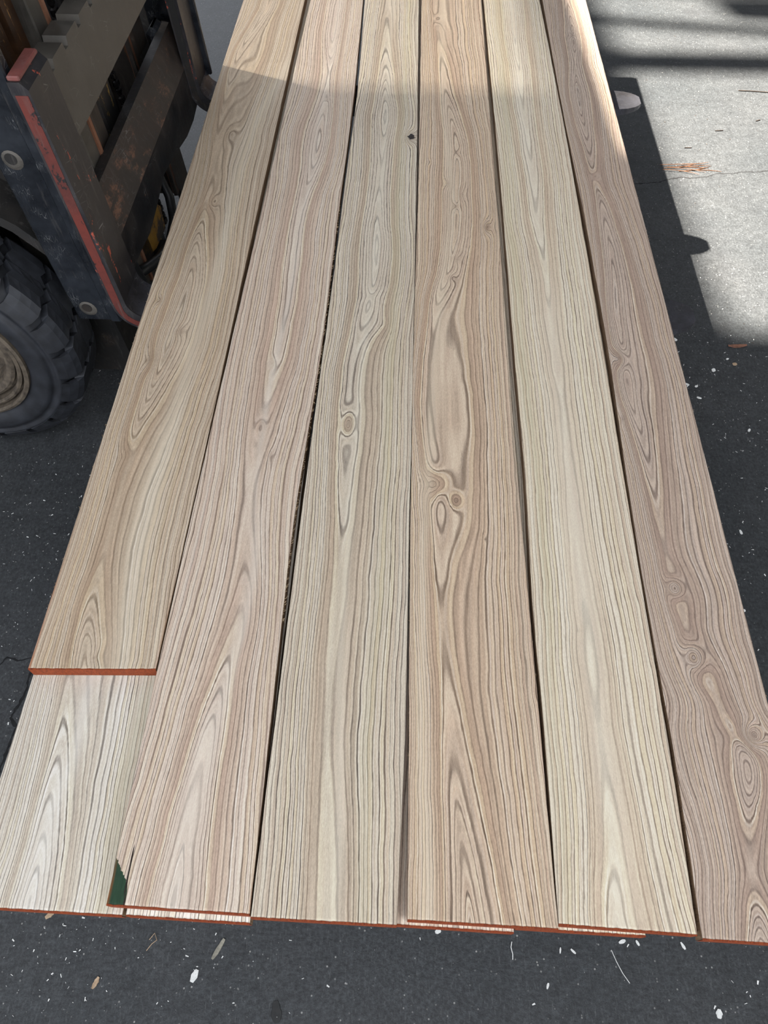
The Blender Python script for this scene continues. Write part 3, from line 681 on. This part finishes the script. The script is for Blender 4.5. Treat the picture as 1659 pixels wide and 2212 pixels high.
def fork(yn, yf, tipx, top_z, label):
    XF = -.578; T = .030; ZB = .3732
    # blade
    n = 10
    ri, ro = .036, .062
    inner = [(XF + ri - ri * math.cos(a), ZB + ri - ri * math.sin(a)) for a in [i * math.pi / 2 / n for i in range(n + 1)]]     # shank front -> blade top
    zb = ZB - .034
    outer = [(XF - T + ro - ro * math.cos(a), zb + ro - ro * math.sin(a)) for a in [i * math.pi / 2 / n for i in range(n + 1)]]
    # side outline of shank + heel + blade (x,z), shank leaning back
    def ln(p): return (p[0] - max(0, p[1] - ZB - .02) * LEAN, p[1])
    prof = [(XF, top_z - .012), (XF - .010, top_z), (XF - T, top_z)]
    prof = [ln(p) for p in prof]
    prof += [ln(p) for p in outer]
    bx = tipx - .10
    prof += [(bx - .35, zb + .003), (bx, ZB - .020)]
    prof += [(bx, ZB)]
    prof += [ln(p) for p in inner[::-1]]
    mb = MB().prism(prof, 'y', yn, yf)
    # tapering tip
    ym = (yn + yf) / 2; hw = (yf - yn) / 2
    steps = [(bx, 1.0, .020), (bx + .03, .985, .018), (bx + .06, .88, .015), (bx + .08, .72, .013), (bx + .092, .54, .012), (tipx, .34, .010)]
    vs, fs = [], []
    for x, w, t in steps:
        vs += [(x, ym - hw * w, ZB), (x, ym + hw * w, ZB), (x, ym + hw * w, ZB - t), (x, ym - hw * w, ZB - t)]
    for i in range(len(steps) - 1):
        a, c = i * 4, i * 4 + 4
        for k in range(4): fs.append((a + k, c + k, c + (k + 1) % 4, a + (k + 1) % 4))
    m = len(steps) * 4 - 4; fs.append((m, m + 3, m + 2, m + 1))
    mb2 = MB().add(vs, fs)
    f = mb.build('fork', M_fork, lift); f['label'] = label
    tp = mb2.build('fork_tip', M_forktop, f)
    # polished inside of the heel
    vs, fs = [], []
    ip = [ln(p) for p in inner]
    for x, z in [(p[0] + .0006, p[1] + .0004) for p in ip] + [(bx, ZB + .0004)]:
        vs += [(x, yn + .002, z), (x, yf - .002, z)]
    for i in range(len(vs) // 2 - 1): fs.append((2 * i, 2 * i + 2, 2 * i + 3, 2 * i + 1))
    mesh_obj('polished_heel', vs, fs, M_forktop, f, True)
    # red paint left on the side of the shank
    ins = .0045
    sp = [ln((XF - ins, top_z - .02)), ln((XF - T + ins, top_z - .02))] + [(p[0] + ins, p[1] + ins) for p in [ln(q) for q in outer]] + [(XF + .09, zb + ins), (XF + .085, zb + .018)]
    arc = [(p[0] - ins * 2, p[1] - ins * 3) for p in ip[::-1]]
    sp += arc
    MB().prism(sp, 'y', yn - .0008, yn).build('painted_side', M_red if yn < 1.5 else M_dark, f)
    # red cap on top of the shank
    xt = ln((XF, top_z))[0]
    MB().box(xt - T + .001, xt - .008, yn + .002, yf - .006, top_z, top_z + .008, .002).build('shank_cap', M_pink, f)
    return f
fork(1.16, 1.262, .612, .845, 'near fork with chipped red paint')
fork(2.03, 2.133, .634, .845, 'far fork')

# black side plates of the carriage with bolt holes
def side_plate(y0, y1, x0, x1, z0, z1, holes):
    p = part(MB().box(x0, x1, y0, y1, z0, z1, .004), 'side_plate', M_black)
    MB().box(x1 - .018, x1 + .004, y0 - .010, y0, z0 + .005, z1, .003).map(lean).build('plate_flange', M_black, p)
    for hx, hz in holes:
        r = [(hx + .013 * math.cos(a), hz + .013 * math.sin(a)) for a in [i * math.pi / 8 for i in range(16)]]
        r2 = [(hx + .018 * math.cos(a), hz + .018 * math.sin(a)) for a in [i * math.pi / 8 for i in range(16)]]
        vs = [(q[0], y0 - .0005, q[1]) for q in r2] + [(q[0], y0 - .002, q[1]) for q in r] + [(hx + .010 * math.cos(a), y0 - .0022, hz + .010 * math.sin(a)) for a in [i * math.pi / 8 for i in range(16)]]
        fs = []
        for k in range(16):
            k2 = (k + 1) % 16
            fs += [(k, k2, 16 + k2, 16 + k), (16 + k, 16 + k2, 32 + k2, 32 + k)]
        fs.append(tuple(range(32, 48)))
        bo = MB().add(vs, fs).map(lean).build('hole_rim', M_bar, p)
        MB().prism([(hx - .001 + .0105 * math.cos(a), hz + .003 + .0105 * math.sin(a)) for a in [i * math.pi / 8 for i in range(16)]], 'y', y0 - .0028, y0 - .0023).map(lean).build('hole_shade_disc', M_dark, p)  # dark disc set proud of the plate, painting the shaded inside of a hole
    return p
side_plate(1.178, 1.20, -.705, -.612, .345, 1.25, [(-.672, .378), (-.672, .706)])
side_plate(2.136, 2.152, -.705, -.567, .392, 1.25, [])

# notched upper carriage bar
poly = [(1.202, .672), (2.125, .672), (2.125, .80)]
yy_ = 2.10
while yy_ > 1.25:
    poly += [(yy_, .80), (yy_ - .006, .786), (yy_ - .022, .786), (yy_ - .026, .80)]; yy_ -= .085
poly += [(1.202, .80)]
ub = part(MB().prism(poly, 'x', -.650, -.606), 'carriage_bar', M_bar, label='notched upper carriage bar')
# bevelled lower carriage bar
def lower_bar():
    ys = [1.202, 1.30, 1.38, 1.46, 1.56, 1.66, 1.76, 1.90, 1.99, 2.06, 2.125]
    zb = [.375, .375, .372, .362, .372, .386, .372, .346, .342, .35, .36]
    vs, fs = [], []
    for y, z in zip(ys, zb):
        vs += [(-.662, y, .535), (-.640, y, .535), (-.606, y, .458), (-.606, y, z), (-.662, y, z)]
    for i in range(len(ys) - 1):
        a, c = i * 5, i * 5 + 5
        for k in range(5): fs.append((a + k, a + (k + 1) % 5, c + (k + 1) % 5, c + k))
    fs.append((4, 3, 2, 1, 0)); m = len(ys) * 5 - 5; fs.append((m, m + 1, m + 2, m + 3, m + 4))
    return MB().add(vs, fs)
lb = part(lower_bar(), 'carriage_bar', M_barlow, label='dark bevelled lower carriage bar')
MB().add([(-.6395, 1.203, .5358), (-.6395, 2.124, .5358), (-.6052, 2.124, .459), (-.6052, 1.203, .459)], [(0, 3, 2, 1)]).map(lean).build('worn_bevel', M_bevel, lb)

# mast rails (channels), upright, behind the carriage
def channel(y0, y1, x0, x1, z0, z1, web=.010, open_to=1):
    """C section: web on the outside, flanges front and back"""
    mb = MB()
    if open_to > 0: mb.box(x0, x1, y0, y0 + web, z0, z1); ya, yb = y0 + web, y1
    else: mb.box(x0, x1, y1 - web, y1, z0, z1); ya, yb = y0, y1 - web
    mb.box(x1 - web, x1, ya, yb, z0, z1); mb.box(x0, x0 + web, ya, yb, z0, z1)
    return mb
MZ = 1.95
part(channel(1.30, 1.385, -.82, -.70, .07, MZ, .012, 1), 'mast_rail', M_dark)
part(MB().box(-.712, -.6985, 1.318, 1.388, .62, MZ), 'wear_plate', M_brown)
part(channel(1.975, 2.075, -.82, -.70, .07, MZ, .012, -1), 'mast_rail', M_rail)
part(channel(1.395, 1.455, -.80, -.69, .42, MZ, .010, 1), 'inner_mast_rail', M_brown)
part(channel(1.915, 1.965, -.80, -.69, .16, MZ, .010, -1), 'inner_mast_rail', M_rail)
part(MB().box(-.70, -.665, 1.440, 1.495, .20, MZ, .003), 'carriage_upright', M_bar)
part(MB().box(-.672, -.660, 1.490, 1.502, .20, MZ), 'wear_strip', M_rust)
part(MB().box(-.70, -.668, 1.505, 1.575, .18, .66, .003), 'carriage_upright', M_rail)
part(MB().box(-.705, -.690, 1.575, 1.588, .16, .66), 'wear_strip', M_rust)
part(MB().box(-.705, -.690, 1.925, 1.938, .16, MZ), 'wear_strip', M_rust)
part(MB().box(-.740, -.690, 1.630, 1.728, .10, MZ, .006), 'lift_cylinder_cover', M_yellow, label='black cover scraped to yellow paint')
part(MB().box(-.690, -.655, 2.04, 2.128, .425, .545, .014), 'roller_bracket', M_black)
part(MB().box(-.775, -.755, 1.50, 1.92, .10, .24), 'mast_crossmember', M_dark)
part(MB().box(-.775, -.755, 1.40, 2.0, 1.0, 1.12), 'mast_crossmember', M_dark)
# chains
def chain(y, x, z0, z1):
    mb = MB(); z = z0; i = 0
    while z < z1:
        w = .008 if i % 2 else .011
        mb.box(x - .006, x + .006, y - w, y + w, z, z + .017, .003); z += .0185; i += 1
    return part(mb, 'lift_chain', M_chain)
chain(1.612, -.700, .16, 1.9); chain(1.785, -.700, .16, 1.9)
# load backrest bar above the forks
part(MB().box(-.650, -.615, 1.165, 2.12, .915, 1.02, .004), 'backrest_bar', M_black)
for y in (1.35, 1.58, 1.80, 1.98):
    part(MB().box(-.640, -.622, y, y + .035, 1.02, 1.25, .003), 'backrest_upright', M_black)
part(MB().box(-.650, -.615, 1.165, 2.12, 1.25, 1.29, .004), 'backrest_bar', M_black)
# yellow bracket and hose under the lower bar
mb = MB(); mb.prism([(1.475, .255), (1.60, .215), (1.70, .205), (1.715, .26), (1.665, .315), (1.60, .31)], 'x', -.72, -.668)
part(mb, 'tilt_bracket', M_ybracket, label='bracket with chipped yellow paint')
part(MB().tube([(-.66, 1.40, .285), (-.655, 1.47, .252), (-.650, 1.56, .215), (-.650, 1.66, .192), (-.655, 1.74, .198), (-.665, 1.79, .24), (-.68, 1.80, .30), (-.69, 1.79, .36)], .013, 10), 'hydraulic_hose', M_hose, smooth=True)
part(MB().tube([(-.66, 1.385, .40), (-.655, 1.40, .33), (-.652, 1.41, .26), (-.66, 1.42, .15), (-.70, 1.43, .06)], .016, 10), 'hydraulic_hose', M_hose, smooth=True)
part(MB().box(-.70, -.66, 1.60, 1.68, .06, .185, .004), 'carriage_foot', M_barlow)
# chassis behind the mast, front axle and cowl
part(MB().box(-1.06, -.86, 1.30, 2.0, .12, .34, .02), 'front_axle', M_dark, leaned=False)
part(MB().prism([(-2.2, .25), (-.98, .25), (-.90, .45), (-.92, .82), (-1.04, .98), (-1.45, .98), (-1.5, .62), (-2.2, .62)], 'y', 1.32, 1.98), 'chassis', M_dark, leaned=False)
fen = [(-1.0 + .345 * math.cos(a), .289 + .345 * math.sin(a)) for a in [math.radians(20 + i * 14) for i in range(11)]]
fen2 = [(-1.0 + .365 * math.cos(a), .289 + .365 * math.sin(a)) for a in [math.radians(20 + i * 14) for i in range(11)]]
part(MB().prism(fen2 + fen[::-1], 'y', 1.20, 1.32), 'fender', M_dark, leaned=False)
part(MB().prism(fen2 + fen[::-1], 'y', 1.98, 2.20), 'fender', M_dark, leaned=False)

# wheels ---------------------------------------------------------------------
WX, WZ, WR = -1.0025, .289, .289
def wheel(yn, sgn):
    """yn: outer face, sgn: +1 when the tyre extends towards +y from it"""
    Y = lambda t: yn + sgn * t
    prof = [(.172, .018), (.186, .006), (.200, .001), (.216, .000), (.2255, .003), (.2275, .008), (.236, .009), (.2405, .004), (.247, .006), (.252, .016),
            (.262, .030), (.270, .044), (.272, .13), (.262, .16), (.248, .175), (.20, .18), (.172, .165)]
    t = part(MB().lathe_y([(r, Y(q)) for r, q in prof], WX, WZ, 96), 'tyre', M_rubber, smooth=True, leaned=False)
    # tread lugs, each a block with zigzag edges that wraps over the shoulder
    def lug_mesh(flip):
        rows = [(.000, .0), (.022, .5), (.042, .2), (.060, .8), (.078, .45), (.088, .6)]
        nr = 5
        sect = [(.247, .0045, .0), (.262, .012, -.10), (.278, .024, -.05), (.2875, .036, .12), (.2895, .056, .45), (.2895, .074, .30), (.2890, .088, .75)]
        vs, fs = [], []
        half = math.radians(360 / 20 / 2 * .80)
        for (r, q, z) in sect:
            q2 = q if not flip else .178 - q
            for k in range(4):
                a = -half + 2 * half * k / 3 + z * half * 1.1 * (1 if not flip else -1)
                vs.append((r * math.cos(a), Y(q2), r * math.sin(a)))
        m = len(vs)
        for (r, q, z) in sect:
            q2 = q if not flip else .178 - q
            for k in range(4):
                a = -half + 2 * half * k / 3 + z * half * 1.1 * (1 if not flip else -1)
                rr_ = min(r - .004, .268)
                vs.append((rr_ * math.cos(a), Y(q2 + (.006 if not flip else -.006) * (1 if q < .03 else 0)), rr_ * math.sin(a)))
        ns = len(sect)
        for i in range(ns - 1):
            for k in range(3): fs.append((i * 4 + k, i * 4 + k + 1, i * 4 + k + 5, i * 4 + k + 4))
            fs.append((i * 4, i * 4 + 4, m + i * 4 + 4, m + i * 4)); fs.append((i * 4 + 7, i * 4 + 3, m + i * 4 + 3, m + i * 4 + 7))
        for k in range(3):
            fs.append((k + 1, k, m + k, m + k + 1)); e = (ns - 1) * 4
            fs.append((e + k, e + k + 1, m + e + k + 1, m + e + k))
        me = bpy.data.meshes.new('tread_lug'); me.from_pydata(vs, [], fs); me.validate(); me.materials.append(M_rubber); me.update()
        return me
    for flip in (False, True):
        me = lug_mesh(flip)
        for k in range(20):
            o = bpy.data.objects.new('tread_lug', me); COL.objects.link(o)
            o.parent = t
            o.location = (WX, 0, WZ)
            o.rotation_euler = (0, math.radians(360 / 20 * (k + (.5 if flip else 0)) + 4), 0)
            o.matrix_parent_inverse = Matrix()
    rim = [(.1775, .016), (.1765, .006), (.170, .003), (.1655, .008), (.1645, .030), (.1605, .030), (.1595, .014), (.154, .011), (.149, .016), (.148, .040), (.1425, .040), (.1415, .026), (.135, .022), (.128, .028), (.122, .030), (.118, .040), (.112, .075), (.060, .080), (.055, .05), (.01, .05), (.01, .10), (.10, .10), (.172, .06)]
    r = part(MB().lathe_y([(a, Y(q)) for a, q in rim], WX, WZ, 120), 'rim', M_rim, smooth=False, leaned=False)
    for k in range(6):
        a = math.radians(60 * k + 15); cx, cz = WX + .085 * math.cos(a), WZ + .085 * math.sin(a)
        hexa = [(cx + .012 * math.cos(b), cz + .012 * math.sin(b)) for b in [i * math.pi / 3 for i in range(6)]]
        y_a, y_b = sorted((Y(.058), Y(.079)))
        MB().prism(hexa, 'y', y_a, y_b).build('wheel_nut', M_rim, r)
wheel(1.096, 1)
wheel(2.205, -1)
bpy.context.view_layer.update()

# ------------------------------------------------------------------ litter on the floor
M_white = flat_material('pale_chip', srgb(196, 196, 192), srgb(226, 226, 222), 300, 0.8)
M_grey = flat_material('grey_chip', srgb(120, 116, 104), srgb(150, 146, 132), 200, 0.85)
M_tan = flat_material('tan_chip', srgb(150, 126, 100), srgb(178, 156, 130), 200, 0.85)
M_leaf = flat_material('dry_leaf', srgb(92, 62, 48), srgb(130, 90, 72), 120, 0.8)
M_leafdark = flat_material('wet_leaf', srgb(16, 17, 17), srgb(30, 30, 29), 120, 0.5)
M_needle = flat_material('pine_needle', srgb(74, 48, 32), srgb(112, 78, 54), 100, 0.7)
M_twig = flat_material('dark_twig', srgb(40, 34, 30), srgb(66, 56, 48), 100, 0.8)

cr = random.Random(21)
def chip(name, x, y, length, width, ang, mat, label, cat, group=None, thick=.0016, curl=.0, n=6):
    """a thin irregular flake lying on the floor"""
    vs, fs = [], []
    ca, sa = math.cos(ang), math.sin(ang)
    prof = []
    for i in range(n + 1):
        t = i / n; s = (t - .5) * length
        w = width * .5 * (math.sin(math.pi * min(max(t, .07), .93)) ** .45) * cr.uniform(.8, 1.15)
        prof.append((s, w, curl * (4 * (t - .5) ** 2)))
    for s, w, h in prof:
        for ww, zz in ((-w, 0.0006), (w, 0.0006), (w * .94, thick), (-w * .94, thick)):
            vs.append((x + s * ca - ww * sa, y + s * sa + ww * ca, zz + h))
    for i in range(n):
        a, c = i * 4, i * 4 + 4
        for k in range(4): fs.append((a + k, a + (k + 1) % 4, c + (k + 1) % 4, c + k))
    fs.append((3, 2, 1, 0)); fs.append(tuple(n * 4 + k for k in range(4)))
    o = mesh_obj(name, vs, fs, mat); tag(o, label, cat, group)
    return o
R_ = math.radians
chip('bark_chip', -.2804, .043, .034, .008, R_(62), M_grey, 'long grey curved bark chip on the floor below the pinkish board', 'chip', curl=.002)
chip('paper_scrap', -.314, .0037, .019, .012, R_(70), M_white, 'small white diamond-shaped scrap on the floor in front of the stack', 'scrap', thick=.0010, n=2)
chip('bark_chip', -.4746, -.0119, .018, .008, R_(68), M_tan, 'small tan chip on the floor at lower left', 'chip', curl=.001)
chip('leaf', -.1727, -.0402, .030, .017, R_(100), M_leafdark, 'small black wet leaf at the bottom edge of the floor', 'leaf', thick=.0012, n=8)
chip('bark_chip', -.5786, .0824, .016, .009, R_(40), M_tan, 'brown crumb tucked under the end of the bleached lower board', 'chip')
chip('wood_chip', .0888, .0824, .010, .008, R_(20), M_white, 'white crumb against the end of the knotty tan board', 'chip', thick=.003)
chip('leaf', .9226, 1.519, .052, .012, R_(5), M_leaf, 'thin reddish brown leaf sliver on the shaded floor right of the stack', 'leaf', curl=.003, n=8)
chip('wood_chip', .542, -.0161, .013, .010, R_(80), M_white, 'pale oval crumb at the lower right of the floor', 'chip', thick=.002)
for i, (x, y, l, w, a) in enumerate([(.8377, 1.4241, .013, .010, 60), (.8845, 1.4676, .008, .005, 20), (.7555, 1.5383, .012, .010, 130), (.7563, 1.3685, .011, .008, 150), (.7796, 1.3627, .009, .007, 30), (.7786, 1.3216, .012, .006, 160), (.8834, 1.2154, .010, .006, 60), (.791, .9076, .012, .006, 100), (.7493, .7062, .010, .007, 20)]):
    chip('wood_chip', x, y, l, w, R_(a), M_white, 'tiny white wood chip on the dark floor right of the stack', 'chip', 'white chips right of the stack', thick=.002, n=4)
chip('bark_chip', .9003, 1.4489, .012, .012, R_(10), M_tan, 'small tan flake among the white chips right of the stack', 'chip')
for i, (x, y, l, w, a) in enumerate([(.2688, .0112, .009, .004, 70), (.3158, .0618, .010, .004, 140), (.5016, .0767, .012, .005, 120), (.4258, .0779, .009, .004, 120), (.40, .079, .012, .006, 20), (.2942, .0623, .009, .003, 80)]):
    chip('wood_chip', x, y, l, w, R_(a), M_white, 'tiny white splinter on the floor below the straw-coloured board', 'chip', 'white splinters in front of the stack', thick=.0016, n=3)
def curl_thing(name, pts, rad, mat, label, cat, group=None):
    o = MB().tube(pts, rad, 5).build(name, mat); tag(o, label, cat, group); return o
curl_thing('wood_shaving', [(.380, .066, .0012), (.386, .050, .0016), (.394, .034, .0014), (.404, .020, .001)], .0006, M_white, 'long thin white shaving on the floor at lower right', 'shaving')
curl_thing('wood_shaving', [(.2135, .072, .0012), (.2115, .064, .0012), (.214, .054, .0012), (.2135, .046, .001)], .0008, M_white, 'short curved white shaving just below the straw-coloured board', 'shaving')
curl_thing('wood_shaving', [(-.3995, .052, .001), (-.392, .062, .002), (-.386, .052, .003), (-.394, .046, .0015), (-.401, .036, .001)], .0007, M_tan, 'curled wiry shaving on the floor below the bleached lower board', 'shaving')
for i in range(9):
    a = R_(cr.uniform(-6, 14)); x0, y0 = .885 + cr.uniform(-.03, .05), 2.372 + cr.uniform(-.012, .03); l = cr.uniform(.09, .16)
    curl_thing('pine_needle', [(x0 + l * t * math.cos(a + .25 * (t - .5) * (i % 3 - 1)), y0 + l * t * math.sin(a + .25 * (t - .5) * (i % 3 - 1)), .0016 + .0012 * (i % 4)) for t in (0, .25, .5, .75, 1)],
               [.0012, .0013, .0013, .0011, .0005], M_needle, 'brown pine needle in the little bundle on the sunlit floor', 'pine needle', 'pine needles on the sunlit floor')
curl_thing('twig', [(1.245, 2.906, .0022), (1.29, 2.903, .0026), (1.33, 2.899, .0024), (1.40, 2.893, .002)], .0018, M_twig, 'thin dark twig on the sunlit floor at the right edge', 'twig')
for (x, y, l, a) in ((1.1105, 2.6203, .03, 8), (1.2674, 2.6944, .02, 25), (.9774, 2.5048, .026, 4)):
    chip('twig', x, y, l,   .0022, R_(a), M_twig, 'short dark twig scrap on the sunlit concrete', 'twig', 'twig scraps on the sunlit floor', thick=.003, n=3)

# sawdust: slivers nobody could count
sr = np.random.RandomState(9)
def sawdust(name, n, xr, yr, mat, label, lo, hi):
    x = sr.uniform(*xr, n); y = sr.uniform(*yr, n); a = sr.uniform(0, np.pi, n)
    l = lo + (hi - lo) * sr.rand(n) ** 3; w = l * sr.uniform(.15, .55, n)
    # clumps
    keep = (fbm(x * 3, y * 3, 7, 2) + .45 * sr.uniform(-1, 1, n)) > -.12
    keep &= ~((np.abs(x + 1.0) < .33) & (y > 1.05) & (y < 1.35))
    x, y, a, l, w = [q[keep] for q in (x, y, a, l, w)]
    ca, sa = np.cos(a), np.sin(a)
    V = []
    for sx, sy in ((-1, -.6), (1, -1), (.8, 1), (-1, .7)):
        V.append(np.stack([x + sx * l / 2 * ca - sy * w / 2 * sa, y + sx * l / 2 * sa + sy * w / 2 * ca, np.full(len(x), .0009) + .0004 * (sx > 0)], -1))
    V = np.stack(V, 1).reshape(-1, 3)
    F = np.arange(len(V)).reshape(-1, 4)
    o = mesh_obj(name, V.tolist(), F.tolist(), mat)
    tag(o, label, 'sawdust', kind='stuff')
sawdust('sawdust', 14000, (-1.2, 1.7), (-.8, 2.0), M_white, 'fine pale sawdust and splinters scattered over the floor', .0009, .0062)
sawdust('wood_dust', 2600, (.6, 1.7), (1.5, 3.9), M_twig, 'fine dark crumbs scattered over the sunlit floor', .0012, .006)
